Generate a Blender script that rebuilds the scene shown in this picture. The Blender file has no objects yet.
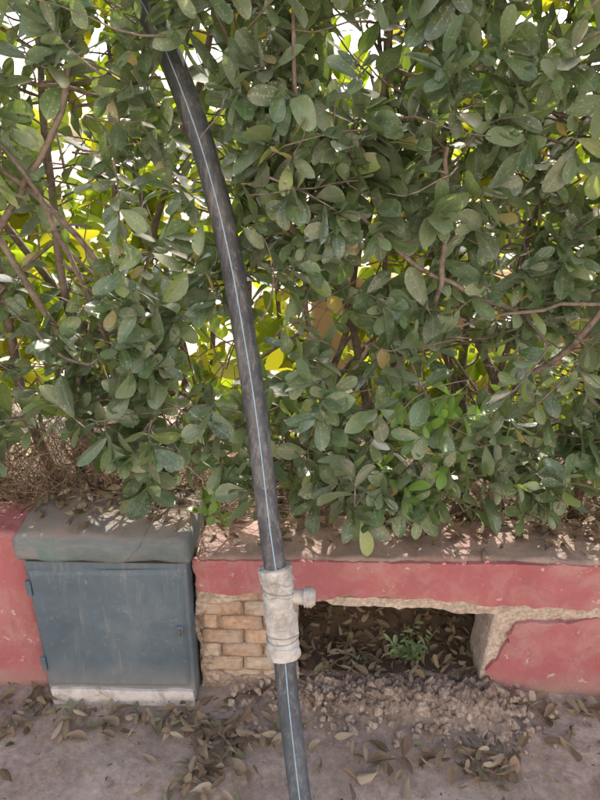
import bpy, bmesh, math, random
import numpy as np
from mathutils import Vector, noise, Matrix
random.seed(7); rng=np.random.default_rng(11)
scene=bpy.context.scene
col=scene.collection

# ---------------------------------------------------------------- helpers
def link(o,parent=None):
    col.objects.link(o)
    if parent: o.parent=parent
    return o
def empty(name):
    e=bpy.data.objects.new(name,None); e.empty_display_size=.1; return link(e)
def mesh_obj(name,verts,faces,mat=None,parent=None,smooth=False):
    me=bpy.data.meshes.new(name); me.from_pydata([tuple(v) for v in verts],[],[tuple(f) for f in faces]); me.update()
    if smooth: me.polygons.foreach_set('use_smooth',[True]*len(me.polygons))
    o=bpy.data.objects.new(name,me)
    if mat: me.materials.append(mat)
    return link(o,parent)
def N3(x,y,z=0.): return noise.noise(Vector((x,y,z)))
EL=math.radians(52); AZ=math.radians(18)
SUN=Vector((math.sin(AZ)*math.cos(EL),math.cos(AZ)*math.cos(EL),math.sin(EL)))

class MB:
    def __init__(s,name): 
        s.m=bpy.data.materials.new(name); s.m.use_nodes=True
        s.t=s.m.node_tree; s.n=s.t.nodes; s.l=s.t.links
        s.b=s.n['Principled BSDF']; s.b.inputs['Roughness'].default_value=.85
        s.b.inputs['Specular IOR Level'].default_value=.3
        s.tc=s.n.new('ShaderNodeTexCoord').outputs['Object']
    def scaled(s,v):
        n=s.n.new('ShaderNodeMapping'); n.inputs['Scale'].default_value=v; s.l.new(s.tc,n.inputs['Vector']); return n.outputs[0]
    def noise(s,scale,detail=6,rough=.6,dist=0,vec=None):
        n=s.n.new('ShaderNodeTexNoise'); n.inputs['Scale'].default_value=scale; n.inputs['Detail'].default_value=detail
        n.inputs['Roughness'].default_value=rough; n.inputs['Distortion'].default_value=dist
        s.l.new(vec or s.tc,n.inputs['Vector']); return n.outputs['Fac']
    def ramp(s,fac,stops,interp='LINEAR'):
        n=s.n.new('ShaderNodeValToRGB'); n.color_ramp.interpolation=interp
        e=n.color_ramp.elements
        while len(e)<len(stops): e.new(.5)
        for i,(p,c) in enumerate(stops):
            e[i].position=p; e[i].color=c if not isinstance(c,(int,float)) else (c,c,c,1)
        s.l.new(fac,n.inputs['Fac']); return n.outputs['Color']
    def mix(s,fac,a,b,mode='MIX'):
        n=s.n.new('ShaderNodeMix'); n.data_type='RGBA'; n.blend_type=mode
        for val,sock in ((fac,n.inputs[0]),(a,n.inputs[6]),(b,n.inputs[7])):
            if isinstance(val,(int,float)): sock.default_value=val
            elif isinstance(val,tuple): sock.default_value=val
            else: s.l.new(val,sock)
        return n.outputs[2]
    def math(s,op,a,b=0.):
        n=s.n.new('ShaderNodeMath'); n.operation=op
        for val,sock in ((a,n.inputs[0]),(b,n.inputs[1])):
            if isinstance(val,(int,float)): sock.default_value=val
            else: s.l.new(val,sock)
        return n.outputs[0]
    def xyz(s):
        n=s.n.new('ShaderNodeSeparateXYZ'); s.l.new(s.tc,n.inputs[0]); return n.outputs
    def attr(s,name):
        n=s.n.new('ShaderNodeAttribute'); n.attribute_name=name; return n
    def base(s,c):
        if isinstance(c,tuple): s.b.inputs['Base Color'].default_value=c
        else: s.l.new(c,s.b.inputs['Base Color'])
    def bump(s,h,strength=.4,dist=.01):
        n=s.n.new('ShaderNodeBump'); n.inputs['Strength'].default_value=strength; n.inputs['Distance'].default_value=dist
        s.l.new(h,n.inputs['Height']); s.l.new(n.outputs[0],s.b.inputs['Normal'])

# ---------------------------------------------------------------- materials
def ground_colour(m):
    a=m.ramp(m.noise(1.7,8,.65,.4),[(.3,(.265,.21,.175,1)),(.5,(.355,.29,.245,1)),(.72,(.44,.37,.32,1))])
    sp=m.ramp(m.noise(45,5,.75),[(.38,0.),(.66,1.)])
    c=m.mix(.22,a,sp,'OVERLAY')
    st=m.ramp(m.noise(5,8,.7,.8),[(.48,0.),(.62,1.)])
    c=m.mix(m.math('MULTIPLY',st,.55),c,(.225,.17,.135,1))
    dk=m.ramp(m.noise(17,8,.8,.3),[(.57,0.),(.63,1.)])
    c=m.mix(m.math('MULTIPLY',dk,.5),c,(.165,.125,.10,1))
    lt=m.ramp(m.noise(3.1,9,.75,.6),[(.53,0.),(.66,1.)])
    return m.mix(m.math('MULTIPLY',lt,.5),c,(.47,.41,.36,1))
def mat_ground():
    m=MB('dusty_ground'); m.base(ground_colour(m))
    h=m.math('ADD',m.noise(16,10,.7),m.math('MULTIPLY',m.noise(120,3,.6),.25)); m.bump(h,.6,.012); return m.m
def mat_pink():
    m=MB('pink_paint_plaster')
    a=m.ramp(m.noise(3.2,7,.65,.3),[(.3,(.33,.105,.115,1)),(.55,(.40,.145,.155,1)),(.75,(.44,.21,.21,1))])
    d=m.ramp(m.noise(9,9,.75,.5),[(.47,0.),(.68,1.)])
    c=m.mix(m.math('MULTIPLY',d,.5),a,(.46,.35,.31,1))
    dr=m.ramp(m.noise(6,9,.8,1.2),[(.54,0.),(.68,1.)])
    c=m.mix(m.math('MULTIPLY',dr,.55),c,(.23,.125,.11,1))
    vs=m.ramp(m.noise(1,7,.75,.3,m.scaled((26,26,3))),[(.55,0.),(.70,1.)])
    c=m.mix(m.math('MULTIPLY',vs,.4),c,(.26,.15,.13,1))
    ch=m.ramp(m.noise(22,6,.7,.2),[(.63,0.),(.645,1.)])
    c=m.mix(m.math('MULTIPLY',ch,.85),c,(.54,.46,.39,1))
    z=m.xyz()[2]
    g=m.ramp(m.math('ADD',z,m.math('MULTIPLY',m.noise(8,5,.6),.12)),[(.06,.75),(.16,0.)])
    c=m.mix(g,c,(.36,.27,.235,1))
    m.base(c); m.bump(m.math('ADD',m.noise(14,8,.65),m.math('MULTIPLY',m.noise(120,3,.6),.2)),.6,.012); return m.m
def mat_ledge():
    m=MB('dusty_ledge')
    a=m.ramp(m.noise(6,8,.7,.4),[(.32,(.18,.13,.11,1)),(.52,(.31,.235,.20,1)),(.7,(.42,.34,.29,1))])
    p=m.ramp(m.noise(3.5,6,.7),[(.50,0.),(.62,1.)])
    c=m.mix(m.math('MULTIPLY',p,.4),a,(.38,.19,.18,1))
    m.base(c); m.bump(m.noise(40,8,.7),.6,.01); return m.m
def mat_mortar(name='mortar',c0=(.34,.26,.20,1),c1=(.52,.42,.34,1)):
    m=MB(name)
    a=m.ramp(m.noise(11,8,.7,.3),[(.32,c0),(.62,c1)])
    c=m.mix(.25,a,m.ramp(m.noise(90,3,.6),[(.4,0.),(.65,1.)]),'OVERLAY')
    m.base(c); m.bump(m.noise(45,8,.7),.7,.012); return m.m
def mat_rubble():
    m=MB('earthy_rubble')
    a=m.ramp(m.noise(13,8,.7,.5),[(.32,(.25,.185,.14,1)),(.5,(.37,.29,.23,1)),(.66,(.48,.39,.32,1))])
    a=m.mix(.3,a,m.ramp(m.noise(70,4,.7),[(.38,0.),(.64,1.)]),'OVERLAY')
    z=m.xyz()[2]
    f=m.ramp(m.math('ADD',z,m.math('MULTIPLY',m.noise(20,6,.7),.03)),[(.014,1.),(.046,0.)])
    m.base(m.mix(f,a,ground_colour(m))); m.bump(m.noise(38,9,.72),1.,.018); return m.m
def mat_brick():
    m=MB('pale_brick'); at=m.attr('bc').outputs['Color']
    c=m.mix(.3,at,m.ramp(m.noise(60,5,.7),[(.35,.1),(.65,.9)]),'OVERLAY')
    d=m.ramp(m.noise(14,7,.7),[(.44,0.),(.58,1.)])
    c=m.mix(m.math('MULTIPLY',d,.7),c,(.50,.43,.36,1))
    m.base(c); m.bump(m.noise(80,6,.7),.6,.006); return m.m
def mat_metal():
    m=MB('blue_grey_paint')
    m.b.inputs['Roughness'].default_value=.5
    a=m.ramp(m.noise(4,7,.65,.6),[(.3,(.08,.115,.145,1)),(.55,(.108,.15,.185,1)),(.75,(.17,.21,.235,1))])
    s=m.ramp(m.noise(25,8,.8,1.2),[(.57,0.),(.65,1.)])
    c=m.mix(m.math('MULTIPLY',s,.4),a,(.34,.33,.31,1))
    vs=m.ramp(m.noise(1,7,.75,.3,m.scaled((38,38,3))),[(.55,0.),(.68,1.)])
    c=m.mix(m.math('MULTIPLY',vs,.35),c,(.32,.32,.31,1))
    r=m.ramp(m.noise(13,8,.75,.2),[(.64,0.),(.68,1.)])
    c=m.mix(m.math('MULTIPLY',r,.6),c,(.15,.11,.085,1))
    z=m.xyz()[2]
    g=m.ramp(m.math('ADD',z,m.math('MULTIPLY',m.noise(9,6,.7),.16)),[(.12,.7),(.26,0.)])
    c=m.mix(g,c,(.28,.275,.265,1))
    m.base(c); m.bump(m.noise(12,5,.6),.2,.01); return m.m
def mat_cap():
    m=MB('cabinet_cap_paint')
    a=m.ramp(m.noise(5,8,.7,.5),[(.3,(.09,.115,.12,1)),(.5,(.14,.17,.175,1)),(.7,(.25,.25,.235,1))])
    t=m.ramp(m.noise(7,5,.6),[(.52,0.),(.62,1.)])
    c=m.mix(m.math('MULTIPLY',t,.5),a,(.05,.17,.14,1))
    gn=m.n.new('ShaderNodeNewGeometry'); sx=m.n.new('ShaderNodeSeparateXYZ'); m.l.new(gn.outputs['Normal'],sx.inputs[0])
    up=m.ramp(sx.outputs[2],[(.5,0.),(.95,1.)])
    up=m.math('MULTIPLY',up,m.ramp(m.noise(10,7,.7),[(.38,.45),(.55,1.)]))
    c=m.mix(up,c,(.26,.215,.18,1))
    m.base(c); m.bump(m.noise(30,7,.7),.4,.01); return m.m
def mat_white():
    m=MB('white_primer')
    c=m.ramp(m.noise(16,8,.75,.5),[(.34,(.32,.29,.27,1)),(.5,(.58,.57,.56,1)),(.7,(.72,.72,.72,1))])
    m.base(c); m.bump(m.noise(50,6,.7),.4,.005); return m.m
def mat_pipe():
    m=MB('dusty_black_pipe'); m.b.inputs['Roughness'].default_value=.5
    a=m.ramp(m.noise(9,8,.7,.6),[(.3,(.036,.042,.052,1)),(.52,(.075,.083,.096,1)),(.72,(.16,.16,.16,1))])
    st=m.ramp(m.noise(1,7,.75,.4,m.scaled((75,75,5))),[(.50,0.),(.66,1.)])
    c=m.mix(m.math('MULTIPLY',st,.55),a,(.30,.285,.265,1))
    s=m.ramp(m.noise(60,6,.8),[(.57,0.),(.68,1.)])
    c=m.mix(m.math('MULTIPLY',s,.5),c,(.30,.285,.27,1))
    z=m.xyz()[2]
    g=m.ramp(z,[(.0,.5),(.6,0.)])
    c=m.mix(g,c,(.09,.125,.155,1))
    m.base(c); m.bump(m.noise(70,6,.7),.25,.003); return m.m
def mat_simple(name,c0,c1,scale=12,rough=.85,bs=.3,det=7):
    m=MB(name); m.b.inputs['Roughness'].default_value=rough
    m.base(m.ramp(m.noise(scale,det,.7,.4),[(.33,c0),(.66,c1)]))
    if bs: m.bump(m.noise(scale*5,det-1,.7),bs,.005)
    return m.m
def mat_leaf(name,trans=.35,dust=.5,rough=.45,tint=(2.6,2.3,.5,1),gloss=.07):
    m=MB(name); at=m.attr('lc'); c=at.outputs['Color']
    if dust>.05:
        lv=m.attr('lv'); sx=m.n.new('ShaderNodeSeparateXYZ'); m.l.new(lv.outputs['Vector'],sx.inputs[0])
        vein=m.ramp(m.math('ABSOLUTE',sx.outputs[0]),[(.03,1.),(.14,0.)])
        c=m.mix(m.math('MULTIPLY',vein,.5),c,m.mix(.5,at.outputs['Color'],(.42,.5,.28,1)))
        blot=m.ramp(m.noise(38,1,.6),[(.40,0.),(.66,1.)])
        c=m.mix(m.math('MULTIPLY',blot,dust*.7),c,(.29,.335,.245,1))
    if dust>.3:
        sp=m.ramp(m.noise(230,1,.5),[(.63,0.),(.69,1.)])
        c=m.mix(m.math('MULTIPLY',sp,dust*1.2),c,(.55,.56,.50,1))
    m.n.remove(m.b)
    df=m.n.new('ShaderNodeBsdfDiffuse'); m.l.new(c,df.inputs['Color'])
    tr=m.n.new('ShaderNodeBsdfTranslucent')
    m.l.new(m.mix(1.,at.outputs['Color'],tint,'MULTIPLY'),tr.inputs['Color'])
    mx=m.n.new('ShaderNodeMixShader'); mx.inputs[0].default_value=trans
    m.l.new(df.outputs[0],mx.inputs[1]); m.l.new(tr.outputs[0],mx.inputs[2]); out=mx.outputs[0]
    if gloss:
        gl=m.n.new('ShaderNodeBsdfGlossy'); gl.inputs['Roughness'].default_value=rough
        fr=m.n.new('ShaderNodeFresnel'); fr.inputs['IOR'].default_value=1.45
        m2=m.n.new('ShaderNodeMixShader'); m.l.new(m.math('MINIMUM',m.math('MULTIPLY',fr.outputs[0],gloss),.32),m2.inputs[0])
        m.l.new(out,m2.inputs[1]); m.l.new(gl.outputs[0],m2.inputs[2]); out=m2.outputs[0]
    m.l.new(out,m.n['Material Output'].inputs['Surface'])
    return m.m

M_ground=mat_ground(); M_pink=mat_pink(); M_ledge=mat_ledge(); M_mortar=mat_mortar('mortar',(.30,.23,.18,1),(.48,.39,.315,1)); M_brick=mat_brick()
M_cream=mat_mortar('cream_render',(.42,.34,.28,1),(.60,.52,.44,1))
M_rubble=mat_rubble()
M_metal=mat_metal(); M_cap=mat_cap(); M_white=mat_white(); M_pipe=mat_pipe()
M_stripe=mat_simple('blue_pipe_stripe',(.20,.36,.50,1),(.38,.50,.60,1),50,.6,0)
M_tape=mat_simple('dirty_white_wrap',(.30,.28,.25,1),(.66,.65,.62,1),16,.6,.5)
M_bark=mat_simple('grey_bark',(.10,.08,.062,1),(.25,.205,.17,1),30,.9,.4,3)
M_soil=mat_simple('planting_soil',(.06,.042,.03,1),(.16,.115,.085,1),9,.95,.8)
M_wire=mat_simple('rusty_wire',(.08,.05,.035,1),(.17,.13,.10,1),30,.7,0,2)
M_straw=mat_simple('dry_straw',(.10,.075,.05,1),(.27,.21,.15,1),20,.9,0,2)
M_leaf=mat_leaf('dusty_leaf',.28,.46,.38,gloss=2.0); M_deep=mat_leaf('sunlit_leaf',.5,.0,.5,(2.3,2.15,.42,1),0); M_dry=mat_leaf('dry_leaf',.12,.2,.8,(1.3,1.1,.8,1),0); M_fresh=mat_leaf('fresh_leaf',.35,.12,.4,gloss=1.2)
M_dark=mat_simple('dark_gap',(.02,.02,.02,1),(.04,.035,.03,1))
M_bounce=mat_simple('pale_bounce_render',(.62,.56,.48,1),(.78,.72,.64,1),2,.9,.0,3)
M_glass=mat_simple('bounce_window_glass',(.03,.04,.05,1),(.05,.06,.07,1),2,.15,.0)
M_wood=mat_simple('brown_door_wood',(.10,.05,.03,1),(.17,.09,.05,1),8,.6,.0)

# ---------------------------------------------------------------- ground
def axis(lo,hi,step,far):
    a=list(np.arange(lo,hi+1e-6,step)); d=step
    l=[];x=lo
    while x>-far: d*=1.5; x-=d; l.append(x)
    r=[];x=hi;d=step
    while x<far: d*=1.5; x+=d; r.append(x)
    return l[::-1]+a+r
xs=axis(-1.3,1.3,.015,400); ys=axis(.5,1.5,.015,400)
V=[];F=[]
for j,y in enumerate(ys):
    for i,x in enumerate(xs):
        z=0
        if abs(x)<3 and -1<y<3:
            z=.010*N3(x*3,y*3)+.007*N3(x*11,y*11,3)+.004*N3(x*30,y*30,5)
            z+=.02*math.exp(-max(0,1.40-y)/.05)*(.6+.8*N3(x*7,1.2,9))
        V.append((x,y,z-.004))
nx=len(xs)
for j in range(len(ys)-1):
    for i in range(nx-1):
        a=j*nx+i; F.append((a,a+1,a+nx+1,a+nx))
mesh_obj('ground',V,F,M_ground,smooth=True)

# ---------------------------------------------------------------- boxes / slabs
def slab_grid(name,x0,x1,y0,y1,z0,z1,mat,parent,n=.02,amp=.004,bev=.012,seed=0):
    bm=bmesh.new(); bmesh.ops.create_cube(bm,size=1)
    for v in bm.verts: v.co=Vector(((x0+x1)/2+v.co.x*(x1-x0),(y0+y1)/2+v.co.y*(y1-y0),(z0+z1)/2+v.co.z*(z1-z0)))
    if bev: bmesh.ops.bevel(bm,geom=bm.edges[:],offset=bev,segments=3,affect='EDGES',profile=.6)
    def cuts(lo,hi,ax):
        k=int((hi-lo)/n)
        for i in range(1,k):
            c=Vector((0,0,0)); c[ax]=lo+(hi-lo)*i/k; nn=Vector((0,0,0)); nn[ax]=1
            bmesh.ops.bisect_plane(bm,geom=bm.verts[:]+bm.edges[:]+bm.faces[:],plane_co=c,plane_no=nn)
    cuts(x0,x1,0); cuts(y0,y1,1); cuts(z0,z1,2)
    if amp:
        for v in bm.verts:
            p=v.co; q=Vector((p.x*9+seed,p.y*9,p.z*9)); q2=q*3.3
            v.co=p+Vector((noise.noise(q),noise.noise(q+Vector((5,1,2))),noise.noise(q+Vector((1,8,3)))))*amp+Vector((0,noise.noise(q2),noise.noise(q2+Vector((3,3,3)))))*amp*.5
    me=bpy.data.meshes.new(name); bm.to_mesh(me); bm.free()
    me.polygons.foreach_set('use_smooth',[bool(amp)]*len(me.polygons)); me.materials.append(mat)
    return link(bpy.data.objects.new(name,me),parent)
def outline_sheet(name,pts,y,th,mat,parent,jit=.006,step=.012,seed=0):
    P=[]
    n=len(pts)
    for i in range(n):
        a=pts[i];b=pts[(i+1)%n]; jag=a[2] if len(a)>2 else 1
        L=math.hypot(b[0]-a[0],b[1]-a[1]); k=max(1,int(L/step)) if jag else 1
        for t in range(k):
            s=t/k; x=a[0]+(b[0]-a[0])*s; z=a[1]+(b[1]-a[1])*s
            if jag: 
                dx=jit*jag*(N3(x*35,z*35,seed)*1.2+N3(x*9,z*9,seed+4)*2.2+N3(x*80,z*80,seed)*.7); dz=jit*jag*(N3(x*35,z*35,seed+9)*1.2+N3(x*9,z*9,seed+14)*2.2+N3(x*80,z*80,seed+5)*.7)
                x+=dx; z+=dz
            P.append((x,z))
    bm=bmesh.new(); vs=[bm.verts.new((x,y,z)) for x,z in P]; f=bm.faces.new(vs)
    r=bmesh.ops.extrude_face_region(bm,geom=[f])
    for v in [g for g in r['geom'] if isinstance(g,bmesh.types.BMVert)]: v.co.y+=th
    bmesh.ops.recalc_face_normals(bm,faces=bm.faces[:])
    bmesh.ops.triangulate(bm,faces=bm.faces[:])
    me=bpy.data.meshes.new(name); bm.to_mesh(me); bm.free(); me.materials.append(mat)
    return link(bpy.data.objects.new(name,me),parent)

# ---------------------------------------------------------------- wall
wall=empty('low_garden_wall')
YF=1.41
slab_grid('core_left',-.30,.005,YF+.014,1.56,-.05,.40,M_mortar,wall,.03,.006,.006)
slab_grid('core_right',.585,3.2,YF+.004,1.56,-.05,.40,M_cream,wall,.04,.010,.010,3)
slab_grid('core_sill',.003,.588,YF+.03,1.54,-.05,.030,M_mortar,wall,.03,.012,.006,5)
slab_grid('lintel',-.302,3.2,YF+.006,1.57,.355,.48,M_cream,wall,.03,.008,.010,7)
slab_grid('ledge',-.285,3.2,YF-.004,1.61,.478,.519,M_ledge,wall,.02,.009,.014,9)
slab_grid('wall_left',-3.2,-.775,YF-.005,1.58,-.05,.585,M_pink,wall,.04,.007,.015,12)
slab_grid('wall_behind_cabinet',-.776,-.298,1.47,1.60,-.05,.54,M_mortar,wall,.06,.003,.004,15)
outline_sheet('pink_band',[(-.296,.508),(-.296,.40),(-.20,.385),(-.12,.40),(.02,.375),(.15,.385),(.30,.378),(.50,.364),(.80,.356),(1.1,.352),(3.2,.35,0),(3.2,.510,.4)],YF-.014,.016,M_pink,wall,.008,seed=1)
outline_sheet('cream_break',[(.04,.378),(.10,.350),(.35,.338),(.55,.325),(.80,.315),(.92,.31),(.92,.36),(.5,.375)],YF-.003,.016,M_cream,wall,.006,seed=5)
outline_sheet('pink_panel',[(.62,.0),(.60,.10),(.625,.20),(.66,.285),(.70,.30),(.85,.303),(.95,.318),(.99,.352),(3.2,.352,0),(3.2,-.02,0)],YF-.009,.016,M_pink,wall,.009,seed=8)
outline_sheet('pier_render_patch',[(-.297,.40),(-.297,.30),(-.27,.31),(-.262,.355),(-.20,.352),(-.15,.372),(-.13,.41)],YF-.006,.016,M_cream,wall,.006,seed=25)
outline_sheet('pier_render_edge',[(-.299,.0),(-.299,.29),(-.285,.27),(-.278,.15),(-.262,.09),(-.20,.045),(-.10,.05),(-.02,.08),(.0,.14),(.004,.0)],YF+.000,.016,M_mortar,wall,.008,seed=28)
pal=[(.52,.37,.26),(.60,.46,.34),(.50,.33,.22),(.56,.45,.35),(.62,.50,.39),(.46,.36,.28)]
BV=[];BF=[];BC=[]
z=.02; r=0
while z<.39:
    x=-.290; widths=[.125,.095,.08] if r%2 else [.06,.13,.11]
    for w in widths:
        w2=min(w+random.uniform(-.008,.008),.002-x)
        if w2<.03: break
        bm=bmesh.new(); bmesh.ops.create_cube(bm,size=1)
        rec=random.choice([0,0,0,.004,.008,-.003]); o=random.random()*40; tl=random.uniform(-.02,.02)
        for v in bm.verts: v.co=Vector((v.co.x*(w2-.006),v.co.y*.06,v.co.z*.050))
        bmesh.ops.bevel(bm,geom=bm.edges[:],offset=.005,segments=2,affect='EDGES')
        bmesh.ops.subdivide_edges(bm,edges=[e for e in bm.edges if e.calc_length()>.025],cuts=5,use_grid_fill=True)
        c=random.choice(pal); k=random.uniform(.8,1.1); base=len(BV)
        bm.verts.ensure_lookup_table()
        for v in bm.verts:
            q=v.co*45+Vector((o,0,0)); p=v.co+Vector((noise.noise(q)*.003,noise.noise(q+Vector((9,0,0)))*.006,noise.noise(q+Vector((0,9,0)))*.003))
            BV.append((p.x+x+w2/2,p.y+YF+.030+rec,p.z+z+.026+tl*p.x)); BC.append((c[0]*k,c[1]*k,c[2]*k,1))
        for f in bm.faces: BF.append([base+v.index for v in f.verts])
        bm.free(); x+=w2
    z+=.055; r+=1
bo=mesh_obj('bricks',BV,BF,M_brick,wall,True)
at=bo.data.attributes.new('bc','FLOAT_COLOR','POINT'); at.data.foreach_set('color',np.array(BC,np.float32).ravel())
# rubble mound
V=[];F=[];nx=380;ny=130
for j in range(ny+1):
    for i in range(nx+1):
        x=-.20+i/nx*.94; y=1.12+j/ny*.35
        edge=min(1,max(0,(x+.20)/.20))*min(1,max(0,(.74-x)/.14)); edge=edge*edge*(3-2*edge)
        right=math.exp(-((x-.55)/.12)**2)
        fy=1.325-.045*right+.03*N3(x*5,4)+.03*N3(x*17,8)+.015*N3(x*40,3)
        s=min(1,max(0,(y-fy+.07)/.13)); s=s*s*(3-2*s)
        bk=min(1,max(0,(1.46-y)/.05)) if x>0 else 1
        h=(.050+.006*right+.020*N3(x*7,y*7,1)+.016*N3(x*18,y*18,2))*edge*s*(.35+.65*bk)
        h+=s*edge*(.020*N3(x*36,y*36,3)+.016*N3(x*75,y*75,3)+.009*N3(x*150,y*150,6))
        V.append((x,y,h-.018*(1-min(1,2*s*edge))-.004))
for j in range(ny):
    for i in range(nx):
        a=j*(nx+1)+i; F.append((a,a+1,a+nx+2,a+nx+1))
mesh_obj('rubble_mound',V,F,M_rubble,wall,True)
bm=bmesh.new()
for k in range(650):
    x=random.uniform(-.2,.72) if k%2 else random.gauss(.55,.09); y=random.gauss(1.32,.05); s=random.uniform(.0025,.016)*random.uniform(.35,1.1)
    if y>1.42: continue
    if k<14: s=random.uniform(.012,.024); x=random.gauss(.54,.09); y=random.uniform(1.29,1.38)
    zc=s*.3+(.038 if y>1.345 else (.02 if y>1.31 else 0))
    vs=bmesh.ops.create_icosphere(bm,subdivisions=3 if k<14 else 2,radius=s,matrix=Matrix.Translation((x,y,zc)))['verts']
    c=Vector((x,y,zc)); o=Vector((random.random()*50,0,0))
    for v in vs: v.co+=(v.co-c)*(noise.noise((v.co/s)*.9+o)*.8+noise.noise((v.co/s)*2.6+o)*.25)
me=bpy.data.meshes.new('rubble_lumps'); bm.to_mesh(me); bm.free(); me.materials.append(M_mortar); link(bpy.data.objects.new('rubble_lumps',me),wall)

def grid(name,x0,x1,nx,y0,y1,ny,fz,mat,parent=None):
    V=[];F=[]
    for j in range(ny+1):
        for i in range(nx+1):
            x=x0+(x1-x0)*i/nx; y=y0+(y1-y0)*j/ny; V.append((x,y,fz(x,y)))
    for j in range(ny):
        for i in range(nx):
            a=j*(nx+1)+i; F.append((a,a+1,a+nx+2,a+nx+1))
    return mesh_obj(name,V,F,mat,parent,True)
bed=empty('planting_bed')
def bz(x,y):
    z=.45+.02*N3(x*4,y*4)+.01*N3(x*15,y*15)
    if y>2.3: z-= (y-2.3)*1.6
    return max(z,-.02)
def hz(x,y): return .035+.50*max(0,y-1.58)+.02*N3(x*8,y*8)+.008*N3(x*30,y*30)
grid('soil',-3.2,3.2,160,1.585,2.6,40,bz,M_soil,bed)
grid('hollow_floor',-.15,.75,60,1.45,2.25,34,hz,M_soil,bed)
for nm,x in (('hollow_side_a',-.12),('hollow_side_b',.72)):
    mesh_obj(nm,[(x,1.55,-.02),(x,2.2,-.02),(x,2.2,.46),(x,1.55,.46)],[(0,1,2,3)],M_soil,bed)

# ---------------------------------------------------------------- cabinet
cab=empty('electrical_cabinet')
slab_grid('body',-.752,-.305,1.352,1.468,.0,.535,M_metal,cab,.06,.0015,.004)
slab_grid('cap',-.768,-.285,1.322,1.58,.545,.632,M_cap,cab,.02,.008,.028,20)
slab_grid('gap_shadow',-.745,-.312,1.348,1.46,.534,.548,M_dark,cab,.1,0,.0)
V=[];F=[];nx=50;nz=54
for j in range(nz+1):
    for i in range(nx+1):
        u=i/nx; w=j/nz; x=-.745+u*.428; z=.075+w*(.440-.012*(1-u))
        y=1.343+.005*N3(x*5,z*5)+.002*N3(x*18,z*18)-.004*w*(1-u)
        e=min(u,1-u,w,1-w)
        if e<.001: y+=.009
        V.append((x,y,z))
for j in range(nz):
    for i in range(nx):
        a=j*(nx+1)+i; F.append((a,a+1,a+nx+2,a+nx+1))
mesh_obj('door',V,F,M_metal,cab,True)
outline_sheet('bottom_strip',[(-.742,.0),(-.742,.064,1),(-.31,.060,1),(-.306,.0)],1.3415,.012,M_white,cab,.003,.015,3)
def box(name,x0,x1,y0,y1,z0,z1,mat,parent,bev=.002):
    return slab_grid(name,x0,x1,y0,y1,z0,z1,mat,parent,99,0,bev)
for zz in (.14,.42): box('hinge',-.757,-.742,1.340,1.352,zz,zz+.05,M_metal,cab)
box('latch',-.345,-.325,1.336,1.345,.28,.32,M_metal,cab)
box('latch_pin',-.338,-.331,1.330,1.337,.29,.31,M_wire,cab,.001)

# ---------------------------------------------------------------- tubes
class Tubes:
    def __init__(s): s.V=[];s.F=[]
    def add(s,pts,rad,sides=5,cap=True):
        pts=[Vector(p) for p in pts]; n=len(pts); b=len(s.V)
        up=Vector((.3,.2,1)).normalized()
        for i,p in enumerate(pts):
            t=(pts[min(n-1,i+1)]-pts[max(0,i-1)]).normalized()
            a=t.cross(up); 
            if a.length<.05: a=t.cross(Vector((1,0,0)))
            a.normalize(); c=t.cross(a)
            r=rad[i] if hasattr(rad,'__len__') else rad
            for k in range(sides):
                th=2*math.pi*k/sides; s.V.append(p+(a*math.cos(th)+c*math.sin(th))*r)
        for i in range(n-1):
            for k in range(sides):
                k2=(k+1)%sides; s.F.append((b+i*sides+k,b+i*sides+k2,b+(i+1)*sides+k2,b+(i+1)*sides+k))
        if cap: s.F.append(tuple(b+(n-1)*sides+k for k in range(sides))); s.F.append(tuple(b+k for k in range(sides))[::-1])
    def obj(s,name,mat,parent=None): return mesh_obj(name,s.V,s.F,mat,parent,True)
def catmull(P,k=8):
    P=[Vector(p) for p in P]; out=[]
    for i in range(len(P)-1):
        p0=P[max(0,i-1)];p1=P[i];p2=P[i+1];p3=P[min(len(P)-1,i+2)]
        for j in range(k):
            t=j/k; out.append(.5*((2*p1)+(p2-p0)*t+(2*p0-5*p1+4*p2-p3)*t*t+(3*p1-p0-3*p2+p3)*t**3))
    out.append(P[-1]); return out

# ---------------------------------------------------------------- pipe
POLE=[(.032,.965,-.02),(-.0176,1.12,.2925),(-.0443,1.21,.5366),(-.0743,1.275,.732),(-.1022,1.34,.951),(-.1306,1.39,1.141),(-.1718,1.44,1.371),(-.2211,1.48,1.566),(-.2835,1.51,1.74),(-.3497,1.53,1.875),(-.455,1.56,2.05),(-.60,1.6,2.28)]
pc=catmull(POLE,10); PR=.0278
pole=empty('water_pipe')
t=Tubes(); t.add(pc,[PR*(1+.012*N3(i*.7,2)) for i in range(len(pc))],28); t.obj('pipe',M_pipe,pole)
V=[];F=[]
for i,p in enumerate(pc):
    tg=(pc[min(len(pc)-1,i+1)]-pc[max(0,i-1)]).normalized()
    f=Vector((0,-1,0)); f=(f-tg*f.dot(tg)).normalized(); s=f.cross(tg).normalized()
    if s.x<0: s=-s
    ph=math.radians(4+10*N3(p.z*.8,1))
    for a in (ph-.045,ph,ph+.045):
        V.append(p+(f*math.cos(a)+s*math.sin(a))*(PR*1.02+.0004))
for i in range(len(pc)-1):
    for k in (0,1): F.append((i*3+k,i*3+k+1,(i+1)*3+k+1,(i+1)*3+k))
mesh_obj('blue_stripe',V,F,M_stripe,pole,True)
i0=min(range(len(pc)),key=lambda i:abs(pc[i].z-.40)); i1=min(range(len(pc)),key=lambda i:abs(pc[i].z-.620))
fine=catmull([pc[i] for i in range(i0,i1+1)],20)
n=len(fine); sides=72; V=[];F=[]
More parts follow.
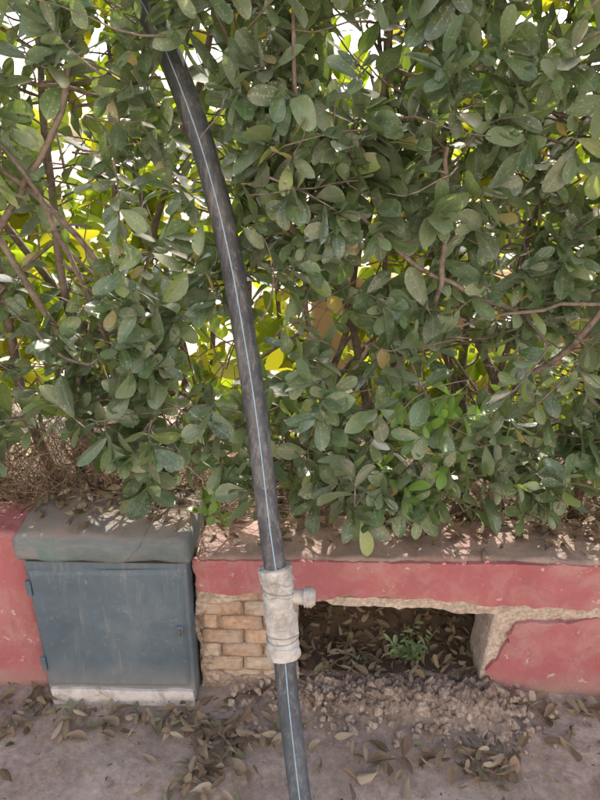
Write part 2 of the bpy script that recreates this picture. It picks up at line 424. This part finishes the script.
for i,p in enumerate(fine):
    tg=(fine[min(n-1,i+1)]-fine[max(0,i-1)]).normalized(); a=tg.cross(Vector((1,0,0))).normalized(); c=tg.cross(a)
    w=i/(n-1)
    for k in range(sides):
        th=2*math.pi*k/sides
        r=.0365+.003*N3(math.cos(th)*1.2,math.sin(th)*1.2,w*5)
        lay=(w*4+.8*th/(2*math.pi)+.9*N3(w*3,math.cos(th)*1.2))%1.0
        r+=.005*lay**.6
        if w<.16+.03*math.sin(th) or w>.82: r+=.003
        r+=.0022*N3(math.cos(th)*4,math.sin(th)*4,w*22)
        if w<.006 or w>.994: r=PR*.98
        V.append(p+(a*math.cos(th)+c*math.sin(th))*r)
for i in range(n-1):
    for k in range(sides):
        k2=(k+1)%sides; F.append((i*sides+k,i*sides+k2,(i+1)*sides+k2,(i+1)*sides+k))
mesh_obj('repair_wrap',V,F,M_tape,pole,True)
t=Tubes()
for w0,sl in ((.20,.006),(.23,-.004),(.72,.010)):
    c0=fine[int(w0*(n-1))]; tg=(fine[int(w0*(n-1))+1]-c0).normalized(); a=tg.cross(Vector((1,0,0))).normalized(); c=tg.cross(a)
    t.add([c0+(a*math.cos(q)+c*math.sin(q))*.0415+tg*sl*math.sin(q+w0*9) for q in np.linspace(0,6.283,40)],.0011,5,False)
M_tie=mat_simple('grey_tie',(.25,.24,.22,1),(.40,.38,.35,1),30,.7,0)
t.obj('binding_wire',M_tie,pole)
t=Tubes(); sp=[];rr=[]
for k in range(17):
    u=k/16; sp.append((-.015+.062*u,1.212-.006*u,.545+.003*u)); rr.append(.0175+(.0028 if k%2 else 0)+(.006 if 9<=k<=14 else 0))
sp.append((.0472,1.206,.548)); rr.append(.011); t.add(sp,rr,18)
t.obj('outlet_fitting',M_tape,pole)

def pole_at(z):
    for a,b in zip(pc[:-1],pc[1:]):
        if a.z<=z<=b.z:
            s=(z-a.z)/(b.z-a.z+1e-9); return a.x+(b.x-a.x)*s,a.y+(b.y-a.y)*s
    return (pc[0].x,pc[0].y) if z<0 else (pc[-1].x,pc[-1].y)

# ---------------------------------------------------------------- leaves
S=np.array([-.16,0,.16,.36,.56,.76,.90,.97,1.0]); W=np.array([.04,.05,.40,.76,.98,.96,.68,.34,.05])
def make_leaves(name,pos,dr,nr,length,wr,fold,curve,colr,mat,parent=None,crumple=0):
    n=len(pos); pos=np.array(pos);dr=np.array(dr,float);nr=np.array(nr,float);length=np.array(length)[:,None,None]
    wr=np.array(wr)[:,None];fold=np.array(fold)[:,None];curve=np.array(curve)[:,None]
    dr/=np.linalg.norm(dr,axis=1,keepdims=True); nr-=dr*np.sum(nr*dr,1,keepdims=True); nr/=np.linalg.norm(nr,axis=1,keepdims=True)+1e-9
    sd=np.cross(dr,nr)
    k=len(S); s=np.repeat(S,3)[None]; a=np.tile([-1,0,1],k)[None]; w=np.repeat(W,3)[None]
    lx=np.repeat(s,n,0); twist=rng.normal(0,.35,(n,1))
    ly=a*w*wr*.5; lz=fold*np.abs(ly)-curve*lx**2+twist*ly*lx
    ly=ly+rng.normal(0,.10,(n,1))*lx**2
    if crumple: lz=lz+rng.normal(0,crumple,lz.shape)
    lz=lz+.035*np.sin(lx*9+rng.uniform(0,6,(n,1))+a*1.5)*np.abs(a)*wr
    P=pos[:,None]+length*(lx[...,None]*dr[:,None]+ly[...,None]*sd[:,None]+lz[...,None]*nr[:,None])
    nv=3*k; P=P.reshape(-1,3)
    q=[]
    for i in range(k-1):
        for j in range(2): q.append([i*3+j,i*3+j+1,(i+1)*3+j+1,(i+1)*3+j])
    q=np.array(q); Fc=(q[None]+(np.arange(n)*nv)[:,None,None]).reshape(-1,4)
    me=bpy.data.meshes.new(name); me.vertices.add(len(P)); me.vertices.foreach_set('co',P.astype(np.float32).ravel())
    me.loops.add(Fc.size); me.loops.foreach_set('vertex_index',Fc.astype(np.int32).ravel())
    me.polygons.add(len(Fc)); me.polygons.foreach_set('loop_start',np.arange(0,Fc.size,4,dtype=np.int32))
    me.polygons.foreach_set('use_smooth',np.ones(len(Fc),bool)); me.update(calc_edges=True); me.validate()
    C=np.repeat(np.c_[np.array(colr),np.ones(n)][:,None],nv,1).reshape(-1,4)
    at=me.attributes.new('lc','FLOAT_COLOR','POINT'); at.data.foreach_set('color',C.astype(np.float32).ravel())
    L=np.stack([np.repeat(a,n,0),np.repeat(s,n,0),np.repeat(rng.random((n,1)),nv,1)],-1).reshape(-1,3)
    at=me.attributes.new('lv','FLOAT_VECTOR','POINT'); at.data.foreach_set('vector',L.astype(np.float32).ravel())
    me.materials.append(mat); return link(bpy.data.objects.new(name,me),parent)

# openings in the canopy through which sunlight reaches the ledge, cabinet lid, bed and some leaves
SPOTS=[(-.53,1.42,.635,.018),(-.50,1.435,.635,.022),(-.465,1.45,.635,.024),(-.43,1.47,.635,.020),(-.36,1.43,.635,.012),(-.62,1.50,.635,.014),
       (-.255,1.455,.52,.020),(-.235,1.485,.52,.020),(.055,1.435,.52,.016),(.085,1.46,.52,.020),(.44,1.44,.52,.018),(.475,1.46,.52,.024),(.51,1.48,.52,.018),(.80,1.47,.52,.020),
       (.27,1.50,.52,.012),(-.10,1.56,.52,.030),(-.03,1.58,.52,.025),(-.15,1.66,.47,.04),(-.02,1.70,.47,.04),(.64,1.50,.52,.012),
       (-.95,1.5,.59,.02),(.2,1.36,.85,.012),(-.5,1.36,1.0,.012),(.45,1.34,1.1,.012),(.1,1.36,1.25,.014),(.6,1.36,.8,.016),(-.72,1.36,.86,.012),(.75,1.34,1.35,.012),(-.35,1.36,.85,.014)]
SP=np.array([s[:3] for s in SPOTS]); SR=np.array([s[3] for s in SPOTS]); SD=np.array(SUN)
class Leaves:
    def __init__(s): s.a=[[] for _ in range(8)]
    def add(s,*v):
        for l,x in zip(s.a,v): l.append(x)
    def cull_sunrays(s):
        P=np.array(s.a[0]); D=np.array([tuple(Vector(d).normalized()) for d in s.a[1]]); L=np.array(s.a[3])[:,None]
        bad=np.zeros(len(P),bool)
        for f in (0,.3,.6,.95):
            C=P+D*L*f; R=C[:,None]-SP[None]; tt=R@SD; dist=np.linalg.norm(R-tt[...,None]*SD,axis=2)
            bad|=((tt>.03)&(dist<SR[None]+.017)).any(1)
        keep=np.where(~bad)[0]; s.a=[[l[i] for i in keep] for l in s.a]
    def obj(s,name,mat,parent=None,cr=0): 
        a=s.a; return make_leaves(name,a[0],a[1],a[2],a[3],a[4],a[5],a[6],a[7],mat,parent,cr)

hedge=empty('hedge'); LV=Leaves(); FR=Leaves(); DP=Leaves(); BG=Leaves(); BR=Tubes()
def rv(): 
    v=Vector((random.gauss(0,1),random.gauss(0,1),random.gauss(0,1))); return v.normalized()
def zbot(x):
    b=.82 if x<-.45 else (.71 if x<-.02 else (.64 if x<.35 else .575))
    return b+.07*N3(x*5,3)
def front(x,z): return 1.33+.09*N3(x*1.8,z*1.8,7)+.06*N3(x*5,z*5,2)-.03*max(0,z-1.4)+ (.10*max(0,.9-z)/.3)
def leafcol(depth,fresh=False):
    if fresh: k=random.uniform(.7,1.3); return (.13*k,.25*k,.045*k)
    r=random.random(); k=random.uniform(.6,1.4)
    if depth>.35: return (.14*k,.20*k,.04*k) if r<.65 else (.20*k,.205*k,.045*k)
    if r<.48: return (.088*k,.150*k,.062*k)
    if r<.76: return (.135*k,.195*k,.104*k)
    if r<.94: return (.062*k,.122*k,.038*k)
    if r<.985: return (.17*k,.24*k,.065*k)
    return (.30*k,.25*k,.11*k)
def blocked(p,pad=.05,zmax=1.74):
    if p.z>zmax: return False
    x,y=pole_at(p.z); return abs(p.x-x)<pad and p.y<y+.05
def shoot(tip,ax,L,nl,depth,fresh=False,size=1.,dest=None):
    ax=ax.normalized(); side=rv().cross(ax).normalized()
    bend=side*random.uniform(-.25,.25)*L
    st=tip-ax*L
    pts=[st+(tip-st)*s+bend*math.sin(s*math.pi) for s in (0,.25,.5,.75,1)]
    if dest is not BG and not any(blocked(p,.035) for p in pts): BR.add(pts,[.0028,.0024,.002,.0017,.0012],4,False)
    a0=side; b0=ax.cross(a0).normalized(); ph=random.uniform(0,6.28)
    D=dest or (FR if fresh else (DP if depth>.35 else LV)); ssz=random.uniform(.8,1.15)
    for i in range(nl):
        f=i/max(1,nl-1); s=.25+.75*f**.75; p=pts[0]+(tip-pts[0])*s+bend*math.sin(s*math.pi)
        ph+=2.4+random.uniform(-.5,.5)
        rad=a0*math.cos(ph)+b0*math.sin(ph)
        an=math.radians(random.gauss(76-42*f,16))
        d=ax*math.cos(an)+rad*math.sin(an)+Vector((0,0,-.15))+rv()*.25
        nrm=ax*.8+Vector((0,-.1,.6))+rv()*.55
        ln=random.uniform(.058,.100)*size*ssz*(1-.35*max(0,f-.75)/.25)
        q=p+d.normalized()*ln*.6
        if dest is not BG and (blocked(q,.05) or blocked(p+d.normalized()*ln,.036) or blocked(p,.036)): continue
        if p.z+d.normalized().z*ln<.545 and p.y<1.62: continue
        D.add(tuple(p),tuple(d),tuple(nrm),ln,random.uniform(.38,.54),random.uniform(.05,.5),random.uniform(-.05,.30),leafcol(depth,fresh))
stems=[]
for i in range(34):
    x=-1.9+3.8*i/33+random.uniform(-.06,.06); y=random.uniform(1.68,1.95); p=Vector((x,y,.42)); d=Vector((random.uniform(-.5,.5),random.uniform(-.3,.1),1)).normalized()
    pts=[p.copy()]
    for k in range(11):
        d=(d+rv()*.22+Vector((0,0,.10))).normalized(); p=p+d*.18; p.y=max(1.45,min(2.1,p.y)); pts.append(p.copy())
    r0=random.uniform(.009,.019)
    q=catmull(pts,3); BR.add(q,[r0*(1-.75*j/len(q)) for j in range(len(q))],7,False); stems.append(q)
allst=[p for s in stems for p in s]
for P,r in [([(-.95,1.5,1.15),(-.70,1.45,1.42),(-.52,1.42,1.66),(-.42,1.40,1.95)],.010),
            ([(-.35,1.55,.95),(-.50,1.47,1.35),(-.75,1.42,1.60),(-.95,1.4,1.72)],.009),
            ([(-.62,1.6,.6),(-.60,1.5,1.05),(-.72,1.45,1.45),(-.66,1.42,1.9)],.011),
            ([(-.45,1.6,.8),(-.52,1.48,1.2),(-.62,1.40,1.55),(-.85,1.36,1.85)],.008),
            ([(.75,1.5,1.15),(.35,1.42,1.30),(.12,1.40,1.46),(-.10,1.46,1.62)],.007),
            ([(.95,1.45,1.22),(.65,1.40,1.26),(.38,1.42,1.20),(.20,1.46,1.12)],.0055),
            ([(.1,1.6,.6),(.18,1.48,.95),(.32,1.42,1.25),(.30,1.4,1.6)],.010),
            ([(.60,1.6,.55),(.55,1.5,.95),(.72,1.42,1.25),(.70,1.4,1.7)],.011),
            ([(-.9,1.38,1.80),(-.6,1.40,1.72),(-.3,1.62,1.66),(0,1.55,1.60)],.006)]:
    q=catmull(P,7); q=[p+rv()*.006 for p in q]; BR.add(q,[r*(1-.5*j/len(q)) for j in range(len(q))],7)
def add_shoot_region(n,xr,zr,dr,depthflag,nlr=(6,12),size=1.,gate=None,fresh=False,axf=None):
    for _ in range(n):
        x=random.uniform(*xr); z=random.uniform(*zr); dd=random.uniform(*dr)
        if z<zbot(x)+.03: continue
        if gate and not gate(x,z,dd): continue
        tip=Vector((x,front(x,z)+dd,z))
        ax=axf() if axf else Vector((random.gauss(0,.65),-.65+random.gauss(0,.35),random.gauss(.15,.55)))
        L=random.uniform(.08,.2); shoot(tip,ax,L,random.randint(*nlr),depthflag,fresh,size)
        if random.random()<.22:
            st=tip-ax.normalized()*L; b=min(random.sample(allst,60),key=lambda p:(p-st).length)
            if (b-st).length<.6:
                mid=(b+st)/2+rv()*.05+Vector((0,0,-.04)); q=catmull([b,mid,st],4)
                if not any(blocked(p,.04) for p in q): BR.add(q,[.0055-.0025*j/len(q) for j in range(len(q))],5,False)
THIN=[(.12,1.18,.10),(.45,1.14,.09),(.20,1.42,.09),(-.60,1.60,.20),(-.52,1.30,.12),(-.75,1.95,.2),(.56,1.02,.07),(-.30,1.05,.07),(.75,1.15,.07),(.05,1.8,.08),(-.75,1.10,.08)]
def thin(x,z): return any((x-a)**2+(z-b)**2<r*r for a,b,r in THIN)
def gap(x,z): return N3(x*2.6+3,z*2.6,4)+.6*N3(x*6,z*6,8)
def gate_front(x,z,d):
    if thin(x,z) and random.random()<.70: return False
    g=gap(x,z); th=.22
    if x<-.28 and z>1.0: th=.06
    if z<1.0 and x>-.1: th=.36
    return g<th or random.random()<.14
add_shoot_region(1180,(-1.3,1.3),(.57,2.2),(0,.16),0,gate=gate_front)
add_shoot_region(400,(-1.3,1.3),(.60,2.2),(.16,.38),.2,gate=lambda x,z,d:(not thin(x,z) or random.random()<.3) and (gap(x,z)<.25 or random.random()<.3))
add_shoot_region(450,(-1.6,1.6),(.62,2.15),(.45,.85),.5,size=1.25,gate=lambda x,z,d:N3(x*2,z*2,11)<.18)
add_shoot_region(170,(-1.8,1.8),(1.95,2.25),(-.02,.7),.2,size=1.15)
add_shoot_region(140,(-2.2,-1.3),(.7,2.2),(0,.3),0,size=1.2); add_shoot_region(140,(1.3,2.2),(.6,2.2),(0,.3),0,size=1.2)
for (x,y,z) in [(.24,1.33,1.0),(.30,1.32,.98),(.34,1.34,1.04),(.22,1.35,.86),(.27,1.33,.80),(.31,1.36,.76),(.36,1.34,.84),(.29,1.33,.92),(.20,1.36,.74),(-.22,1.40,.76),(-.26,1.42,.70),(-.19,1.40,.66),(.42,1.3,1.02)]:
    shoot(Vector((x,y,z)),Vector((random.gauss(0,.5),-.5,random.gauss(.4,.4))),.10,8,0,True,.66)
LV.cull_sunrays(); DP.cull_sunrays(); FR.cull_sunrays()
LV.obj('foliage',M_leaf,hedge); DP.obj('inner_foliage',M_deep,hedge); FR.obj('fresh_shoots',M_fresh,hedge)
for _ in range(620):
    x=random.uniform(-1.3,1.3); z=random.uniform(.58,2.1); p=Vector((x,front(x,z)+random.uniform(.02,.4),z)); d=rv(); d.z=abs(d.z)*.7-.1; d.normalize(); pts=[p.copy()]
    for k in range(5): d=(d+rv()*.3).normalized(); p=p+d*.05; pts.append(p.copy())
    if any(blocked(q,.04) for q in pts) or min(q.z for q in pts)<.56: continue
    BR.add(pts,[.0026,.0024,.002,.0017,.0013,.001],4,False)
BR.obj('branches',M_bark,hedge)
bgs=empty('background_shrubs'); T=Tubes()
for _ in range(620):
    x=random.uniform(-3.2,3.4); z=random.uniform(.1,1.85+.35*N3(x*1.3,2)); y=random.uniform(3.3,4.1)
    if x>.1 and z<1.0: y+=1.2
    shoot(Vector((x,y,z)),Vector((random.gauss(0,.6),-.6,random.gauss(.4,.5))),.2,random.randint(6,9),.5,False,1.9,BG)
for i in range(26):
    x=-3.1+i*.25; T.add([(x,3.8,-.02),(x+random.uniform(-.2,.2),3.75,.8),(x+random.uniform(-.3,.3),3.7,1.8)],[.02,.015,.006],6)
BG.obj('leaves',M_deep,bgs); T.obj('stems',M_bark,bgs)

# ---------------------------------------------------------------- chain link fence
T=Tubes(); step=.055
x=-2.2
while x<2.2:
    pts=[]; z=.46; s=0
    while z<.98: pts.append((x+(step/2 if s%2 else 0)*.98,1.66+(.0018 if s%2 else -.0018)+.012*N3(x*2,z*2),z)); z+=step/2; s+=1
    T.add(pts,.001,3,False)
    pts=[(2*x-a,b+.0012,c) for a,b,c in pts]; T.add(pts,.001,3,False)
    x+=step
for xx in (-1.5,.9): T.add([(xx,1.68,.4),(xx,1.68,1.0)],.018,10)
T.obj('chain_link_fence',M_wire)

# ---------------------------------------------------------------- dry grass
G=Tubes()
for _ in range(1050):
    x=random.uniform(-1.25,-.24); y=random.uniform(1.50,1.80); z=.46 if y>1.6 else (.63 if x>-.76 else .59)
    p=Vector((x,y,z)); d=Vector((random.gauss(0,.8),random.gauss(-.1,.3),random.uniform(.15,1.2))).normalized(); pts=[p.copy()]
    for k in range(7): d=(d+rv()*.28+Vector((0,0,-.03))).normalized(); p=p+d*random.uniform(.03,.075); pts.append(p.copy())
    if min(q.z for q in pts)<.45 or any(blocked(q,.04) for q in pts) or min(q.y for q in pts)<1.42: continue
    G.add(pts,[.0015,.0014,.0013,.0011,.001,.0009,.0007,.0005],3,False)
for _ in range(260):
    x=random.uniform(-.3,1.2); y=random.uniform(1.62,1.8); p=Vector((x,y,.46)); d=Vector((random.gauss(0,.6),random.gauss(-.15,.3),random.uniform(.2,1))).normalized(); pts=[p.copy()]
    for k in range(5): d=(d+rv()*.22+Vector((0,0,-.07))).normalized(); p=p+d*random.uniform(.03,.05); pts.append(p.copy())
    if min(q.y for q in pts)<1.46: continue
    G.add(pts,[.0014,.0013,.0012,.001,.0009,.0007],3,False)
G.obj('dry_grass',M_straw)

# ---------------------------------------------------------------- litter
LT=Leaves()
def drycol():
    k=random.uniform(.6,1.25); r=random.random()
    if r<.45: return (.25*k,.185*k,.125*k)
    if r<.75: return (.35*k,.285*k,.21*k)
    if r<.9: return (.16*k,.11*k,.075*k)
    return (.19*k,.19*k,.12*k)
def litter(x,y,z,sc=1.,dk=1.):
    d=Vector((random.gauss(0,1),random.gauss(0,1),random.gauss(0,.18))); n=Vector((random.gauss(0,.4),random.gauss(0,.4),1 if random.random()<.7 else -1))
    ln=random.uniform(.022,.062)*sc; c=drycol()
    LT.add((x,y,z+random.uniform(.003,.012)),tuple(d),tuple(n),ln,random.uniform(.25,.5),random.uniform(-.1,1.3),random.uniform(-.3,.6),tuple(v*dk for v in c))
for _ in range(260):
    y=1.40-abs(random.gauss(0,.13)); x=random.uniform(-1.2,1.2)
    if y<.6 or (-.76<x<-.30 and y>1.325) : continue
    if .0<x<.6 and y>1.23 and random.random()<.8: continue
    litter(x,y,.005)
for cx,cy,sx,sy,n in [(.53,1.16,.06,.035,65),(-.24,1.10,.045,.035,50),(-.16,1.22,.06,.03,50),(-.5,1.29,.12,.02,40),(-.30,1.27,.05,.03,35),(.25,1.13,.05,.03,16),(-.85,1.3,.1,.04,40),(.9,1.33,.15,.03,30)]:
    for _ in range(n):
        litter(random.gauss(cx,sx),min(1.335,random.gauss(cy,sy)),.008+random.uniform(0,.012))
for _ in range(420): litter(random.uniform(-1.2,1.2),random.uniform(.7,1.33),.001,.35)
for _ in range(330):
    x=random.uniform(-.27,1.3); y=random.triangular(1.43,1.62,1.6); litter(x,y,.520,.8,.85)
for _ in range(150): litter(random.uniform(-.75,-.3),random.triangular(1.36,1.6,1.58),.634,.85)
for _ in range(900): 
    y=random.uniform(1.6,2.3); x=random.uniform(-1.5,1.5); litter(x,y,bz(x,y))
for _ in range(1200):
    x=random.uniform(.0,.70); y=random.uniform(1.425,2.05); litter(x,y,max(.038,hz(x,max(y,1.46)))+random.uniform(0,.02),.8,.9)
LT.obj('dry_leaf_litter',M_dry,None,.02)
WD=Leaves(); weed=empty('weed_plant'); wt=Tubes()
for k in range(16):
    b=Vector((.37+random.gauss(0,.02),1.50+random.gauss(0,.01),.04)); d=Vector((random.gauss(0,.5),random.gauss(-.1,.3),1)).normalized(); L=random.uniform(.06,.17); pts=[b+d*L*s for s in (0,.33,.66,1)]
    wt.add(pts,[.0016,.0014,.001,.0008],4)
    for i in range(9):
        s=.25+.75*i/8; th=random.uniform(0,6.28); dd=Vector((math.cos(th),math.sin(th)*.8-.3,.5)); k2=random.uniform(.8,1.5); WD.add(tuple(b+d*L*s),tuple(dd),(0,-.4,1),random.uniform(.014,.034),.34,.2,.1,(.15*k2,.22*k2,.11*k2))
WD.obj('leaves',M_fresh,weed)
M_stem=mat_simple('green_stem',(.10,.16,.06,1),(.16,.2,.09,1)); wt.obj('stems',M_stem,weed)

# ---------------------------------------------------------------- beyond the hedge
ow=empty('ochre_garden_wall')
M_ochre=mat_simple('ochre_render',(.44,.27,.11,1),(.58,.40,.19,1),3,.9,.3)
slab_grid('panel',.05,4.5,2.9,3.05,-.02,.97,M_ochre,ow,.5,.004,.02); slab_grid('coping',.02,4.55,2.85,3.1,.97,1.03,M_ochre,ow,.5,.004,.02)

# ---------------------------------------------------------------- unseen pale house added behind the camera to bounce sunlight into the shade
hs=empty('bounce_house'); Y=-4.2
box('bounce_wall',-7,7,Y-5,Y,-.02,5.6,M_bounce,hs,.02)
box('bounce_parapet',-7.1,7.1,Y-.2,Y+.08,5.6,6.0,M_bounce,hs,.02)
for zz in (.9,3.6):
    for xx in (-5.2,-2.2,2.2,5.2):
        box('bounce_window_glass',xx-.5,xx+.5,Y+.004,Y+.02,zz,zz+1.3,M_glass,hs,.002)
        for a,b,c,d in ((xx-.56,xx-.5,zz-.06,zz+1.36),(xx+.5,xx+.56,zz-.06,zz+1.36),(xx-.5,xx+.5,zz+1.3,zz+1.36),(xx-.5,xx+.5,zz-.06,zz),(xx-.02,xx+.02,zz,zz+1.3)):
            box('bounce_window_frame',a,b,Y+.003,Y+.05,c,d,M_wood,hs,.003)
box('bounce_front_door',-.5,.5,Y+.004,Y+.05,.0,2.1,M_wood,hs,.005)

# ---------------------------------------------------------------- light, world, camera
su=bpy.data.lights.new('sun','SUN'); su.energy=8; su.angle=math.radians(.5); su.color=(1,.93,.82)
so=link(bpy.data.objects.new('sun',su)); so.rotation_euler=(-SUN).to_track_quat('-Z','Y').to_euler()
w=bpy.data.worlds.new('World'); scene.world=w; w.use_nodes=True
nt=w.node_tree; sk=nt.nodes.new('ShaderNodeTexSky'); sk.sky_type='NISHITA'; sk.sun_disc=False; sk.sun_elevation=EL; sk.sun_rotation=AZ; sk.dust_density=4; sk.air_density=1.0; sk.ozone_density=1
mx=nt.nodes.new('ShaderNodeMix'); mx.data_type='RGBA'; mx.blend_type='MULTIPLY'; mx.inputs[0].default_value=1; mx.inputs[7].default_value=(1.06,1,.93,1)
nt.links.new(sk.outputs[0],mx.inputs[6]); nt.links.new(mx.outputs[2],nt.nodes['Background'].inputs[0]); nt.nodes['Background'].inputs[1].default_value=.50
cam=bpy.data.cameras.new('camera'); cam.sensor_fit='VERTICAL'; cam.sensor_height=32; cam.lens=24.16; cam.clip_start=.02; cam.clip_end=1500
co=link(bpy.data.objects.new('camera',cam)); co.location=(0,0,1.6)
R=Matrix.Rotation(math.radians(67),4,'X')@Matrix.Rotation(math.radians(.9),4,'Z')
co.rotation_euler=R.to_euler(); scene.camera=co
scene.view_settings.view_transform='Standard'; scene.view_settings.look='None'; scene.view_settings.exposure=0
print('leaves',len(LV.a[0]),len(DP.a[0]),len(BG.a[0]),'litter',len(LT.a[0]))
